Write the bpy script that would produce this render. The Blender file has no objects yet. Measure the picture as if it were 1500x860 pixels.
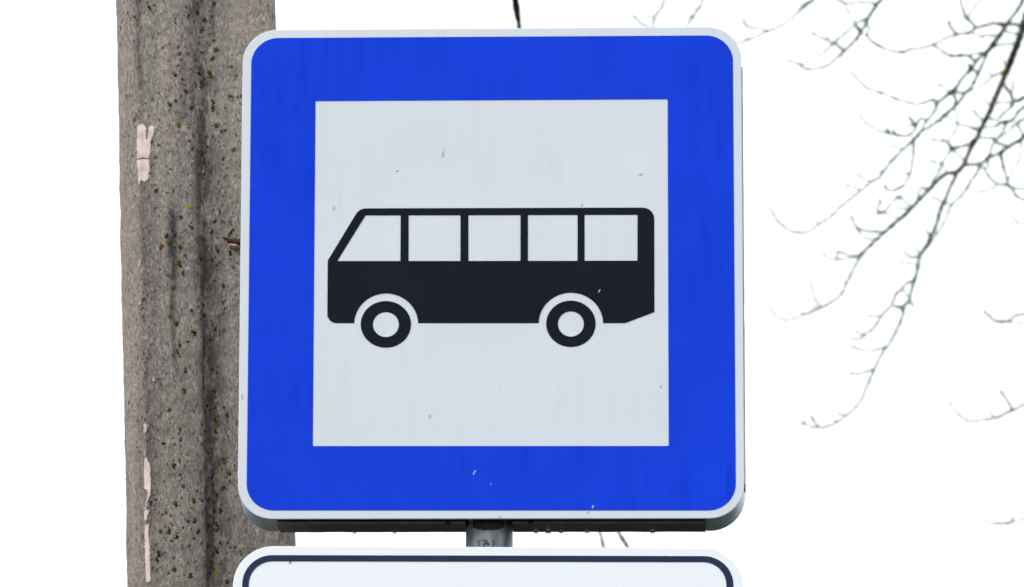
import bpy, bmesh, math, random
from mathutils import Vector, Matrix, noise
from mathutils.geometry import tessellate_polygon, delaunay_2d_cdt
from mathutils.bvhtree import BVHTree

random.seed(7)
R = math.radians
S = bpy.context.scene
COL = S.collection

# ------------------------------------------------------------------ camera
PITCH = R(15.0)
DIST = 9.0
FPX = 11025.0                       # focal length in pixels of a 1500 px wide frame
CAM = Vector((0.0, -DIST * math.cos(PITCH), 1.6))
cd = bpy.data.cameras.new('camera')
cam = bpy.data.objects.new('camera', cd)
COL.objects.link(cam)
cam.location = CAM
cam.rotation_euler = (math.pi / 2 + PITCH, 0, 0)
cd.sensor_fit = 'HORIZONTAL'
cd.sensor_width = 36.0
cd.lens = 36.0 * FPX / 1500.0
cd.clip_start = 0.1
cd.clip_end = 3000
cd.dof.use_dof = True
cd.dof.focus_distance = DIST - 0.25
cd.dof.aperture_fstop = 14.5
S.camera = cam
S.render.resolution_x = 1024
S.render.resolution_y = 587

def ray(px, py):
    d = Vector(((px - 750) / FPX, -(py - 430) / FPX, -1.0))
    d.rotate(cam.rotation_euler)
    return d.normalized()

def at_y(px, py, y):
    d = ray(px, py)
    return CAM + d * ((y - CAM.y) / d.y)

# ------------------------------------------------------------------ helpers
def link(name, me, parent=None, mats=()):
    o = bpy.data.objects.new(name, me)
    COL.objects.link(o)
    for m in mats:
        me.materials.append(m)
    if parent is not None:
        o.parent = parent
    return o

def mesh(name, verts, faces, smooth=False, mat_idx=None):
    me = bpy.data.meshes.new(name)
    me.from_pydata([tuple(v) for v in verts], [], faces)
    if smooth:
        for p in me.polygons:
            p.use_smooth = True
    if mat_idx:
        for p, i in zip(me.polygons, mat_idx):
            p.material_index = i
    me.update()
    return me

def fix_normals(me):
    bm = bmesh.new(); bm.from_mesh(me)
    bmesh.ops.recalc_face_normals(bm, faces=bm.faces)
    bm.to_mesh(me); bm.free()

def tag(o, label=None, cat=None, group=None, kind=None):
    if label: o['label'] = label
    if cat: o['category'] = cat
    if group: o['group'] = group
    if kind: o['kind'] = kind
    return o

def thing(name, label, cat, loc, rot=(0, 0, 0), group=None):
    o = bpy.data.objects.new(name, None)
    COL.objects.link(o)
    o.empty_display_size = 0.1
    o.location = loc
    o.rotation_euler = rot
    return tag(o, label, cat, group)

# ------------------------------------------------------------------ materials
def new_mat(name):
    m = bpy.data.materials.new(name)
    m.use_nodes = True
    nt = m.node_tree
    b = nt.nodes['Principled BSDF']
    return m, nt, b

class G:
    """small node-graph helper"""
    def __init__(s, nt): s.nt = nt
    def n(s, t, **kw):
        nd = s.nt.nodes.new(t)
        for k, v in kw.items(): setattr(nd, k, v)
        return nd
    def l(s, a, b): s.nt.links.new(a, b)
    def coord(s, scale=(1, 1, 1), kind='Object', rot=(0, 0, 0)):
        tc = s.n('ShaderNodeTexCoord'); mp = s.n('ShaderNodeMapping')
        mp.inputs['Scale'].default_value = scale
        mp.inputs['Rotation'].default_value = rot
        s.l(tc.outputs[kind], mp.inputs['Vector'])
        return mp.outputs['Vector']
    def noise(s, vec, scale, detail=4, rough=0.55):
        nd = s.n('ShaderNodeTexNoise')
        nd.inputs['Scale'].default_value = scale
        nd.inputs['Detail'].default_value = detail
        nd.inputs['Roughness'].default_value = rough
        s.l(vec, nd.inputs['Vector'])
        return nd.outputs['Fac']
    def ramp(s, fac, stops):
        nd = s.n('ShaderNodeValToRGB')
        el = nd.color_ramp.elements
        while len(el) < len(stops): el.new(0.5)
        for e, (p, c) in zip(el, stops):
            e.position = p
            e.color = c if len(c) == 4 else (*c, 1)
        s.l(fac, nd.inputs['Fac'])
        return nd.outputs['Color']
    def math(s, op, a, b=None, clamp=False):
        nd = s.n('ShaderNodeMath', operation=op)
        nd.use_clamp = clamp
        for i, v in enumerate((a, b)):
            if v is None: continue
            if isinstance(v, (int, float)): nd.inputs[i].default_value = v
            else: s.l(v, nd.inputs[i])
        return nd.outputs[0]
    def mix(s, fac, a, b, blend='MIX'):
        nd = s.n('ShaderNodeMix', data_type='RGBA', blend_type=blend)
        for sock, v in ((nd.inputs['Factor'], fac), (nd.inputs['A'], a), (nd.inputs['B'], b)):
            if isinstance(v, (int, float)): sock.default_value = v
            elif isinstance(v, tuple): sock.default_value = v if len(v) == 4 else (*v, 1)
            else: s.l(v, sock)
        return nd.outputs['Result']
    def bump(s, h, strength, dist):
        nd = s.n('ShaderNodeBump')
        nd.inputs['Strength'].default_value = strength
        nd.inputs['Distance'].default_value = dist
        s.l(h, nd.inputs['Height'])
        return nd.outputs['Normal']

def film_mat(name, col, var=0.06, spec=0.1, rough=0.45, streak=0.0, streak_col=None, dirt=0.0):
    m, nt, b = new_mat(name)
    g = G(nt)
    v = g.coord()
    lo = tuple(c * (1 - var) for c in col); hi = tuple(min(1, c * (1 + var)) for c in col)
    c = g.ramp(g.noise(v, 6, 5), [(0.3, lo), (0.7, hi)])
    grain = g.noise(v, 500, 3, 0.7)
    c = g.mix(0.10, c, g.ramp(grain, [(0.35, tuple(x * 0.7 for x in col)), (0.65, tuple(min(1, x * 1.25) for x in col))]))
    if streak:
        vs = g.coord((80, 80, 8))
        st = g.ramp(g.noise(vs, 1.0, 5, 0.6), [(0.45, (0, 0, 0)), (0.75, (1, 1, 1))])
        patch = g.ramp(g.noise(g.coord((5, 5, 8)), 1.0, 2), [(0.42, (0, 0, 0)), (0.6, (1, 1, 1))])
        c = g.mix(g.math('MULTIPLY', g.math('MULTIPLY', st, patch), streak), c, streak_col)
    if dirt:
        sp = g.ramp(g.noise(g.coord((1, 1, 0.6)), 130, 2, 0.5), [(0.72, (0, 0, 0)), (0.8, (1, 1, 1))])
        c = g.mix(g.math('MULTIPLY', sp, dirt), c, tuple(x * 0.45 for x in col))
    g.l(c, b.inputs['Base Color'])
    b.inputs['Specular IOR Level'].default_value = spec
    b.inputs['Roughness'].default_value = rough
    g.l(g.bump(g.noise(v, 260, 2), 0.12, 0.0004), b.inputs['Normal'])
    return m

M_WHITE = film_mat('aged_white_sheeting', (0.685, 0.742, 0.80), 0.025, 0.10, 0.45, 0.22, (0.52, 0.57, 0.60), 0.25)
M_BLUE = film_mat('blue_sheeting', (0.0095, 0.056, 0.72), 0.08, 0.02, 0.5, 0.6, (0.0025, 0.034, 0.53), 0.0)
M_BLACK = film_mat('black_sheeting', (0.0085, 0.0112, 0.0205), 0.12, 0.05, 0.5, 0.2, (0.012, 0.018, 0.034), 0.0)
M_CLEAN = film_mat('new_white_sheeting', (0.885, 0.935, 0.985), 0.010, 0.10, 0.4, 0.06, (0.76, 0.82, 0.87), 0.0)
M_BORDER = film_mat('dark_blue_border_film', (0.026, 0.036, 0.085), 0.10, 0.06, 0.5, 0.1, (0.02, 0.03, 0.06), 0.0)

def metal_mat(name, col, metallic=0.8, rough=0.4, scale=40, var=0.25, spec=0.4, stretch=(1, 1, 0.15), wet=None):
    m, nt, b = new_mat(name)
    g = G(nt)
    v = g.coord(stretch)
    lo = tuple(c * (1 - var) for c in col); hi = tuple(min(1, c * (1 + var)) for c in col)
    n1 = g.noise(v, scale, 6, 0.65)
    c = g.ramp(n1, [(0.3, lo), (0.7, hi)])
    if wet:
        w = g.ramp(g.noise(g.coord((30, 30, 6)), 1.0, 3), [(0.4, (0, 0, 0)), (0.62, (1, 1, 1))])
        c = g.mix(g.math('MULTIPLY', w, 0.6), c, wet)
    g.l(c, b.inputs['Base Color'])
    b.inputs['Metallic'].default_value = metallic
    b.inputs['Specular IOR Level'].default_value = spec
    r = g.n('ShaderNodeMapRange')
    r.inputs['To Min'].default_value = rough * 0.8; r.inputs['To Max'].default_value = min(1, rough * 1.25)
    g.l(n1, r.inputs['Value']); g.l(r.outputs[0], b.inputs['Roughness'])
    g.l(g.bump(g.noise(g.coord(), 300, 3), 0.15, 0.0006), b.inputs['Normal'])
    return m

M_FLANGE = metal_mat('zinc_flange', (0.45, 0.57, 0.63), 0.45, 0.40, 30, 0.2)
M_RAIL = metal_mat('wet_dark_rail', (0.020, 0.034, 0.042), 0.2, 0.36, 25, 0.4)
M_SHADELIP = metal_mat('shaded_bottom_lip', (0.26, 0.25, 0.23), 0.2, 0.5, 25, 0.4)  # darker lip copy for the bottom rail: the panel's shade put into colour
M_LIP = metal_mat('worn_rail_lip', (0.40, 0.43, 0.46), 0.3, 0.5, 25, 0.3)
M_PIPE = metal_mat('galvanised_pipe', (0.175, 0.20, 0.22), 0.6, 0.4, 60, 0.5, 0.4, (1, 1, 0.35), (0.07, 0.078, 0.085))
M_DARK = metal_mat('black_steel_and_slot_shade', (0.012, 0.013, 0.015), 0.2, 0.6, 60, 0.3, 0.15)  # steel fittings, and the painted shade inside the rail groove
M_BACK = metal_mat('zinc_back_sheet', (0.38, 0.40, 0.41), 0.7, 0.45, 30, 0.15)

def plain(name, col, rough=0.8, spec=0.2, var=0.2, scale=200):
    m, nt, b = new_mat(name)
    g = G(nt)
    lo = tuple(c * (1 - var) for c in col); hi = tuple(min(1, c * (1 + var)) for c in col)
    g.l(g.ramp(g.noise(g.coord(), scale, 4), [(0.3, lo), (0.7, hi)]), b.inputs['Base Color'])
    b.inputs['Roughness'].default_value = rough
    b.inputs['Specular IOR Level'].default_value = spec
    return m

def paint_mat(name='flaking_pale_paint', lo=0.30, hi=0.42, amt=0.75):
    m, nt, b = new_mat(name)
    g = G(nt)
    c = g.ramp(g.noise(g.coord((1, 1, 0.4)), 160, 5, 0.7), [(0.28, (0.56, 0.45, 0.40)), (0.5, (0.74, 0.61, 0.56)), (0.7, (0.80, 0.68, 0.63))])
    wear = g.ramp(g.noise(g.coord((300, 300, 60)), 1.0, 5, 0.75), [(lo, (1, 1, 1)), (hi, (0, 0, 0))])
    c = g.mix(g.math('MULTIPLY', wear, amt), c, (0.24, 0.20, 0.175))
    g.l(c, b.inputs['Base Color'])
    b.inputs['Roughness'].default_value = 0.75
    b.inputs['Specular IOR Level'].default_value = 0.2
    g.l(g.bump(g.noise(g.coord((250, 250, 80)), 1.0, 4), 0.5, 0.001), b.inputs['Normal'])
    return m
M_PAINT = paint_mat()
M_PAINT2 = paint_mat('worn_paint_trace', 0.44, 0.60, 0.95)
M_STAIN = plain('grime_spot', (0.48, 0.52, 0.54), 0.8, 0.1, 0.3)
M_SCRATCH = plain('bare_scratch', (0.36, 0.46, 0.56), 0.6, 0.2, 0.1)
M_INK = plain('faded_marker_ink', (0.06, 0.066, 0.072), 0.7, 0.1, 0.3)
M_MOSS = plain('olive_moss', (0.092, 0.070, 0.006), 0.95, 0.05, 0.5, 260)
M_LICHEN = plain('yellow_lichen', (0.32, 0.24, 0.01), 0.9, 0.05, 0.3, 260)
M_SHELL = plain('brown_bark_crust', (0.07, 0.045, 0.035), 0.85, 0.15, 0.4, 150)
M_SHELL2 = plain('raw_broken_edge', (0.62, 0.45, 0.30), 0.8, 0.15, 0.3, 200)

# ------------------------------------------------------------------ sign plane
YAW = R(2.0)
P0 = Vector((0, 0, CAM.z + DIST * math.cos(PITCH) * math.tan(PITCH)))
U = Vector((math.cos(YAW), -math.sin(YAW), 0))
V = Vector((0, 0, 1))
N = Vector((-math.sin(YAW), -math.cos(YAW), 0))     # towards the street

def uv(px, py, w=0.0):
    """point of the photograph on the sign's face (w metres in front of it), in sign coordinates"""
    d = ray(px, py)
    t = (P0 + N * w - CAM).dot(N) / d.dot(N)
    p = CAM + d * t - P0
    return Vector((p.dot(U), p.dot(V)))

PX = 0.6 / 735.0          # metres per pixel at the sign

def fillet(poly, radii, steps=14):
    out = []
    n = len(poly)
    if isinstance(radii, (int, float)): radii = [radii] * n
    for i in range(n):
        p, a, b = poly[i], poly[i - 1], poly[(i + 1) % n]
        r = radii[i]
        if r <= 0:
            out.append(p.copy()); continue
        da = (a - p).normalized(); db = (b - p).normalized()
        ang = math.acos(max(-1, min(1, da.dot(db))))
        t = r / math.tan(ang / 2)
        c = p + (da + db).normalized() * (r / math.sin(ang / 2))
        s, e = p + da * t - c, p + db * t - c
        a0 = math.atan2(s.y, s.x); a1 = math.atan2(e.y, e.x)
        d = (a1 - a0 + math.pi) % (2 * math.pi) - math.pi
        for k in range(steps + 1):
            th = a0 + d * k / steps
            out.append(c + Vector((math.cos(th), math.sin(th))) * r)
    return out

def area(p):
    return 0.5 * sum(p[i - 1].x * p[i].y - p[i].x * p[i - 1].y for i in range(len(p)))

def offset(p, d):
    """grow (d>0) or shrink a closed outline"""
    sgn = 1 if area(p) > 0 else -1
    out = []
    n = len(p)
    for i in range(n):
        e1 = (p[i] - p[i - 1]).normalized(); e2 = (p[(i + 1) % n] - p[i]).normalized()
        n1 = Vector((e1.y, -e1.x)) * sgn; n2 = Vector((e2.y, -e2.x)) * sgn
        m = n1 + n2
        out.append(p[i] + m * (d / max(0.3, 1 + n1.dot(n2))))
    return out

def film(name, outer, holes, w0, w1, mat, parent, base):
    """a cut piece of sheeting: front face with holes plus its thin edge"""
    loops = [outer] + list(holes)
    tris = tessellate_polygon([[Vector((p.x, p.y, 0)) for p in L] for L in loops])
    flat = [p for L in loops for p in L]
    n = len(flat)
    verts = [(p.x - base.x, -w1, p.y - base.y) for p in flat] + [(p.x - base.x, -w0, p.y - base.y) for p in flat]
    faces = []
    for t in tris:
        a, b, c = (flat[i] for i in t)
        cr = (b.x - a.x) * (c.y - a.y) - (b.y - a.y) * (c.x - a.x)
        if abs(cr) < 1e-14: continue
        faces.append(tuple(t) if cr > 0 else tuple(reversed(t)))
    k = 0
    for L in loops:
        m = len(L)
        for i in range(m):
            j = (i + 1) % m
            faces.append((k + i, k + j, n + k + j, n + k + i))
        k += m
    me = mesh(name, verts, faces)
    return link(name, me, parent, [mat])

def rings_mesh(rings, base, close_first=True, close_last=True, smooth=False):
    """rings: list of (outline, w); consecutive outlines joined by a band"""
    verts, faces = [], []
    n = len(rings[0][0])
    for L, w in rings:
        verts += [(p.x - base.x, -w, p.y - base.y) for p in L]
    for r in range(len(rings) - 1):
        for i in range(n):
            j = (i + 1) % n
            faces.append((r * n + i, r * n + j, (r + 1) * n + j, (r + 1) * n + i))
    if close_first: faces.append(tuple(range(n)))
    if close_last: faces.append(tuple(reversed(range((len(rings) - 1) * n, len(rings) * n))))
    return verts, faces

def quad(*pts): return [uv(*p) for p in pts]

# ------------------------------------------------------------------ bus stop sign
panel_q = quad((356, 43.8), (1085.6, 38.8), (1090.6, 759.4), (348, 760.4))
panel = fillet(panel_q, 51 * PX)
bc = (panel_q[2] + panel_q[3]) / 2
def sign_thing(name, label, b):
    return thing(name, label, 'sign', P0 + U * b.x + V * b.y, (0, 0, -YAW))
sign = sign_thing('bus_stop_sign', 'square blue and white bus stop sign with black bus symbol on the pipe', bc)

def panel_obj(outline, base, parent, mat, thick=0.003, lip=0.0008):
    v, f = rings_mesh([(offset(outline, -lip), 0.0), (offset(outline, -lip * 0.3), -lip * 0.3), (outline, -lip), (outline, -thick), (offset(outline, -0.001), -thick - 0.0003)], base)
    me = mesh('panel', v, f, mat_idx=[0] * (len(f) - 1) + [1])
    fix_normals(me)
    return link('panel', me, parent, [mat, M_BACK])
panel_obj(panel, bc, sign, M_WHITE)

tl, tr, br, bl = panel_q
# flange: the folded rim behind the face, with a notch where the pipe passes
PIPE_L, PIPE_R = uv(682, 781, -0.035).x, uv(751, 781, -0.035).x
PIPE_X, PIPE_RAD = (PIPE_L + PIPE_R) / 2, (PIPE_R - PIPE_L) / 2
PIPE_W = -0.040
fl = [(offset(panel, -0.0045), -0.0036), (offset(panel, -0.0035), -0.008), (offset(panel, 0.0008), -0.062),
      (offset(panel, -0.001), -0.0635), (offset(panel, -0.022), -0.0635), (offset(panel, -0.022), -0.0615), (offset(panel, -0.0065), -0.0615), (offset(panel, -0.0065), -0.0036)]
zb = bc.y
def dense(L):
    """add points along the straight sides so that a notch can be cut"""
    out = []
    n = len(L)
    for i in range(n):
        a, b = L[i], L[(i + 1) % n]
        m = 1 if (b - a).length < 0.1 else 120
        for k in range(m): out.append(a.lerp(b, k / m))
    return out
fld = [(dense(L), w) for L, w in fl]
v, f = rings_mesh(fld, bc, False, False)
def in_notch(face):
    c = sum((Vector(v[i]) for i in face), Vector()) / len(face)
    if abs(c.x + bc.x - PIPE_X) < PIPE_RAD * 0.95 and c.z < 0.1: return True
    return c.z < 0.006 and bl.x - bc.x + 57.5 * PX < c.x < br.x - bc.x - 57.5 * PX
f = [q for q in f if not in_notch(q)]
me = mesh('flange', v, f, smooth=False)
fix_normals(me)
o_fl = link('flange', me, sign, [M_FLANGE])

# edge rails along the straight sides: a groove, then a lip that stands a little proud
def rail(a, b, out_dir, cut=None):
    prof = [(-0.0037, -0.0064), (-0.0300, -0.0064), (-0.0300, -0.0014), (-0.0172, -0.0014), (-0.0172, 0.0010), (-0.0182, 0.0015), (-0.0630, 0.0016), (-0.0650, 0.0010), (-0.0650, -0.003)]
    L = (b - a).length
    t = (b - a) / L
    spans = [(0, L)] if cut is None else [(0, cut[0]), (cut[1], L)]
    verts, faces, idx = [], [], []
    for s0, s1 in spans:
        ns = max(2, int((s1 - s0) / 0.006))
        base_i = len(verts)
        for k in range(ns + 1):
            p = a + t * (s0 + (s1 - s0) * k / ns)
            wob = 0.0004 * noise.noise(Vector((p.x * 40, p.y * 40, 3)))
            for q, (w, o) in enumerate(prof):
                oo = o + (wob if 3 < q < 8 else 0)
                pp = p + out_dir * oo
                verts.append((pp.x - bc.x, -w, pp.y - bc.y))
        m = len(prof)
        for k in range(ns):
            for q in range(m - 1):
                i = base_i + k * m + q
                faces.append((i, i + 1, i + m + 1, i + m)); idx.append(1 if q < 3 else 2 if q in (3, 4) else 0)  # first three bands near-black: slot shade painted into the groove
        idx += [0, 0]
        faces.append(tuple(base_i + q for q in range(m)))
        faces.append(tuple(base_i + ns * m + q for q in reversed(range(m))))
    me = mesh('edge_rail', verts, faces, mat_idx=idx)
    fix_normals(me)
    return link('edge_rail', me, sign, [M_RAIL, M_DARK, M_LIP if cut is None else M_SHADELIP])
tl, tr, br, bl = panel_q
for a, b, out, cl in ((tl, tr, (0, 1), 56), (tr, br, (1, 0), 56), (bl, br, (0, -1), 57), (tl, bl, (-1, 0), 57)):
    t = (b - a).normalized()
    nrm = Vector((-t.y, t.x))
    if nrm.dot(Vector(out)) < 0: nrm = -nrm
    a2, b2 = a + t * cl * PX, b - t * cl * PX
    cut = None
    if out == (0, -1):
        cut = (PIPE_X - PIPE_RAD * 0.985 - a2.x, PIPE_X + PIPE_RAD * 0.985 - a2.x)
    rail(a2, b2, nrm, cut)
# two dark rivet tabs in the bottom groove
def box(name, c, s, mat, parent, bev=0.0008):
    bm = bmesh.new()
    bmesh.ops.create_cube(bm, size=1)
    bmesh.ops.scale(bm, vec=s, verts=bm.verts)
    bmesh.ops.bevel(bm, geom=bm.edges[:], offset=bev, segments=2, affect='EDGES')
    bmesh.ops.translate(bm, vec=c, verts=bm.verts)
    me = bpy.data.meshes.new(name); bm.to_mesh(me); bm.free()
    return link(name, me, parent, [mat])
for px in (656, 777):
    x = uv(px, 766).x - bc.x
    box('rivet_tab', (x, 0.0115, -0.0002), (0.006, 0.006, 0.0055), M_DARK, sign)
# clamp that ties the sign to the pipe
def clamp(base, z, h, parent, w_front=-0.0042):
    """pipe clamp: flat foot on the back of the panel and a band round the pipe"""
    segs = 28
    verts, faces = [], []
    r0, r1 = PIPE_RAD + 0.0004, PIPE_RAD + 0.0035
    for k in range(segs + 1):
        th = 2 * math.pi * k / segs
        for r in (r0, r1):
            for zz in (z, z + h):
                verts.append((PIPE_X - base.x + r * math.sin(th), -PIPE_W - r * math.cos(th), zz))
    for k in range(segs):
        a, b = 4 * k, 4 * (k + 1)
        faces += [(a, b, b + 1, a + 1), (a + 2, a + 3, b + 3, b + 2), (a, a + 2, b + 2, b), (a + 1, b + 1, b + 3, a + 3)]
    me = mesh('clamp', verts, faces)
    fix_normals(me)
    o = link('clamp', me, parent, [M_DARK])
    return o
clamp(bc, 0.10, 0.03, sign)
clamp(bc, 0.46, 0.03, sign)
# dark curved piece over the pipe, just under the face
def pipe_band():
    verts, faces = [], []
    nn = 16
    for k in range(nn + 1):
        s = -1 + 2 * k / nn
        th = s * R(37)
        low = -0.0105 + 0.004 * abs(s) ** 3 + 0.0008 * noise.noise(Vector((k * 0.9, 2, 1)))
        for r in (PIPE_RAD + 0.0004, PIPE_RAD + 0.003):
            for zz in (low, 0.02):
                verts.append((PIPE_X - bc.x + r * math.sin(th), -PIPE_W - r * math.cos(th), zz))
    for k in range(nn):
        a, b = 4 * k, 4 * (k + 1)
        faces += [(a, b, b + 1, a + 1), (a + 2, a + 3, b + 3, b + 2), (a, a + 2, b + 2, b), (a + 1, b + 1, b + 3, a + 3)]
    faces += [(0, 1, 3, 2), (4 * nn, 4 * nn + 2, 4 * nn + 3, 4 * nn + 1)]
    me = mesh('dark_pipe_band', verts, faces)
    fix_normals(me)
    link('dark_pipe_band', me, sign, [M_DARK])
pipe_band()

blue_o = fillet(quad((368.5, 56), (1073.4, 51.9), (1078.1, 747.8), (361, 747.8)), 40 * PX)
white_sq = fillet(quad((462.2, 148.2), (978, 145.5), (979.6, 653.4), (458.2, 653.6)), 1.6 * PX, 4)
film('blue_field', blue_o, [white_sq], 0.0001, 0.0005, M_BLUE, sign, bc)

def ell(cx, cy, rx, ry, a0=0.0, a1=360.0, n=64):
    return [uv(cx + rx * math.cos(R(a0 + (a1 - a0) * k / n)), cy + ry * math.sin(R(a0 + (a1 - a0) * k / n))) for k in range(n + (0 if a1 - a0 == 360 else 1))]

# bus body outline, clockwise in the picture, with the two wheel arches bitten out
body = []
body += fillet(quad((480.3, 381.4), (526.5, 305.4), (958.3, 304.2), (958.6, 457.2), (916, 473.3)), [0, 17 * PX, 17 * PX, 0, 0], 8)
def arch(cx, rx, ry, cy):
    a = math.degrees(math.asin(max(-1, min(1, (473.4 - cy) / ry))))
    return ell(cx, cy, rx, ry, a, -180 - a, 40)
body += arch(836.3, 47.2, 45.6, 474.5)
body += arch(565.7, 46.9, 45.4, 475.4)
body += fillet(quad((700, 473.4), (479.4, 473.4), (479.9, 400)), [0, 14 * PX, 0], 8)[1:]
win = []
for q in (((535.6, 315.6), (586.9, 315.6), (586.6, 382.5), (494, 382.5)),
          ((598.6, 315.5), (674.6, 315.4), (674.4, 382.4), (598.5, 382.5)),
          ((686.1, 315.3), (762.5, 315.2), (762.4, 382.3), (686.2, 382.4)),
          ((773.3, 315.1), (846.1, 315), (846.0, 382.2), (773.3, 382.3)),
          ((856.3, 314.9), (933.9, 314.8), (933.7, 382.0), (856.3, 382.1))):
    win.append(fillet(quad(*q), 1.0 * PX, 3))
bus = film('bus_symbol', body, win, 0.0001, 0.0005, M_BLACK, sign, bc)
for cx, cy, rx, ry, hx, hy, hcy in ((565.3, 475.2, 36.8, 34.1, 19.0, 18.3, 475.5), (836.3, 474.4, 36.2, 33.9, 19.0, 18.5, 474.7)):
    film('wheel', ell(cx, cy, rx, ry), [ell(cx, hcy, hx, hy)], 0.0001, 0.0005, M_BLACK, bus, bc)

# specks, scratches and grime on the face
def blob(name, px, py, rx, ry, tilt, mat, parent, base, w=0.0006):
    pts = []
    for k in range(18):
        th = 2 * math.pi * k / 18
        rr = 1 + 0.35 * noise.noise(Vector((px * 0.3 + math.cos(th), py * 0.3 + math.sin(th), 4)))
        x, y = rx * rr * math.cos(th), ry * rr * math.sin(th)
        c, s = math.cos(R(tilt)), math.sin(R(tilt))
        pts.append(uv(px + c * x - s * y, py + s * x + c * y))
    return film(name, pts, [], 0.0001, w, mat, parent, base)
for px, py, rx, ry, t in ((694.5, 693, 1.0, 3.2, 25), (696.3, 690.5, 0.9, 1.6, 10), (868.5, 742.5, 1.1, 3.0, 22), (877.8, 426.5, 0.8, 3.0, 28), (719, 709, 0.7, 1.4, 5)):
    blob('scratch', px, py, rx, ry, t, M_SCRATCH, sign, bc, 0.0007)
for px, py, rx, ry, t in ((582, 250, 1.5, 1.2, 0), (938.5, 255, 2.4, 1.2, -25), (649, 224, 1.2, 6, 4), (732, 757, 1.2, 2.2, 15), (861, 750.5, 0.8, 3.0, 28),
                          (354.5, 581, 1.0, 4, 3), (489, 304, 0.8, 4, 8), (968, 566, 1.2, 2, 0), (852, 300, 1, 2.2, 30), (629, 610, 1.0, 2.4, 0)):
    blob('grime_spot', px, py, rx, ry, t, M_STAIN, sign, bc, 0.0007)

# ------------------------------------------------------------------ lower plate
lq = quad((341.8, 799.6), (1088.2, 802.8), (1091.5, 1172), (337.5, 1170))
lo = fillet(lq, 59 * PX)
lb = (lq[2] + lq[3]) / 2
plate = sign_thing('supplementary_plate', 'blank white plate with dark blue border line below the bus sign', lb)
panel_obj(lo, lb, plate, M_CLEAN, 0.0025)
bo = fillet(quad((355.3, 813.2), (1073.9, 814.8), (1077, 1158), (351.5, 1156)), 43 * PX)
bi = fillet(quad((364.9, 822.3), (1063.7, 823.6), (1067, 1149), (361.4, 1147)), 34 * PX)
film('border_line', bo, [bi], 0.0001, 0.0005, M_BORDER, plate, lb)
fr = [(offset(lo, -0.003), -0.003), (offset(lo, -0.003), -0.009), (offset(lo, -0.012), -0.009), (offset(lo, -0.012), -0.0075), (offset(lo, -0.0045), -0.0075), (offset(lo, -0.0045), -0.003)]
v, f = rings_mesh(fr, lb, False, False)
me = mesh('flange', v, f); fix_normals(me)
link('flange', me, plate, [M_FLANGE])
clamp(lb, 0.15, 0.03, plate)
for px, py, rx, ry, t in ((633, 815.5, 2.2, 1.6, 20), (848, 819.5, 0.6, 2.5, 20), (425, 824, 0.6, 2.6, 35), (979, 819, 1.0, 1.0, 0)):
    blob('grime_spot', px, py, rx, ry, t, M_INK, plate, lb, 0.0007)

# ------------------------------------------------------------------ sign post
pc = P0 + U * PIPE_X + N * PIPE_W
post = thing('sign_post', 'grey galvanised steel pipe carrying the two signs', 'post', (pc.x, pc.y, 0), (0, 0, -YAW))
ztop = P0.z + panel_q[0].y - 0.06
bm = bmesh.new()
prev = None
nn = 48
zs = [-0.3 + (ztop + 0.3) * k / 60 for k in range(61)]
rows = []
for z in zs:
    rows.append([bm.verts.new((PIPE_RAD * math.sin(2 * math.pi * k / nn), -PIPE_RAD * math.cos(2 * math.pi * k / nn), z)) for k in range(nn)])
for a, b in zip(rows, rows[1:]):
    for k in range(nn):
        bm.faces.new((a[k], a[(k + 1) % nn], b[(k + 1) % nn], b[k])).smooth = True
bm.faces.new(rows[-1])
me = bpy.data.meshes.new('pipe'); bm.to_mesh(me); bm.free()
link('pipe', me, post, [M_PIPE])
# hand-written marks on the pipe between the two signs
def on_pipe(px, py, lift=0.0004):
    d = ray(px, py)
    o = CAM - pc; o.z = CAM.z
    dx, dy = d.x, d.y
    ox, oy = CAM.x - pc.x, CAM.y - pc.y
    rr = PIPE_RAD + lift
    A = dx * dx + dy * dy; B = 2 * (ox * dx + oy * dy); C = ox * ox + oy * oy - rr * rr
    t = (-B - math.sqrt(max(0, B * B - 4 * A * C))) / (2 * A)
    p = CAM + d * t
    q = Vector((p.x - pc.x, p.y - pc.y, p.z))
    q.rotate(Matrix.Rotation(YAW, 3, 'Z'))
    return q
def tube(pts, rad, sides=6, cap=True):
    """pts: Vectors, rad: list of radii -> verts, faces"""
    verts, faces = [], []
    n = len(pts)
    up = Vector((0.3, 0.5, 0.81)).normalized()
    for i in range(n):
        t = (pts[min(n - 1, i + 1)] - pts[max(0, i - 1)])
        t = t.normalized() if t.length > 1e-9 else Vector((0, 0, 1))
        a = t.cross(up)
        if a.length < 1e-3: a = t.cross(Vector((1, 0, 0)))
        a.normalize(); b = t.cross(a)
        for k in range(sides):
            th = 2 * math.pi * k / sides
            verts.append(pts[i] + (a * math.cos(th) + b * math.sin(th)) * rad[i])
    for i in range(n - 1):
        for k in range(sides):
            k2 = (k + 1) % sides
            faces.append((i * sides + k, i * sides + k2, (i + 1) * sides + k2, (i + 1) * sides + k))
    if cap:
        faces.append(tuple(reversed(range(sides))))
        faces.append(tuple(range((n - 1) * sides, n * sides)))
    return verts, faces
vv, ff = [], []
for st in (((478, 515), (450, 545), (440, 580), (443, 612), (455, 640)),
           ((535, 535), (560, 514), (590, 518), (600, 545), (582, 580), (558, 610), (540, 640)),
           ((625, 535), (618, 575), (622, 610), (645, 622), (660, 600), (648, 580), (622, 590)),
           ((738, 545), (768, 512), (768, 560), (766, 640))):
    pts = [on_pipe(670 + x / 14.33, 755 + y / 14.33) for x, y in st]
    a, b = tube(pts, [0.0006] * len(pts), 5)
    k = len(vv); vv += a; ff += [tuple(i + k for i in q) for q in b]
link('handwriting', mesh('handwriting', vv, ff, True), post, [M_INK])

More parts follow.
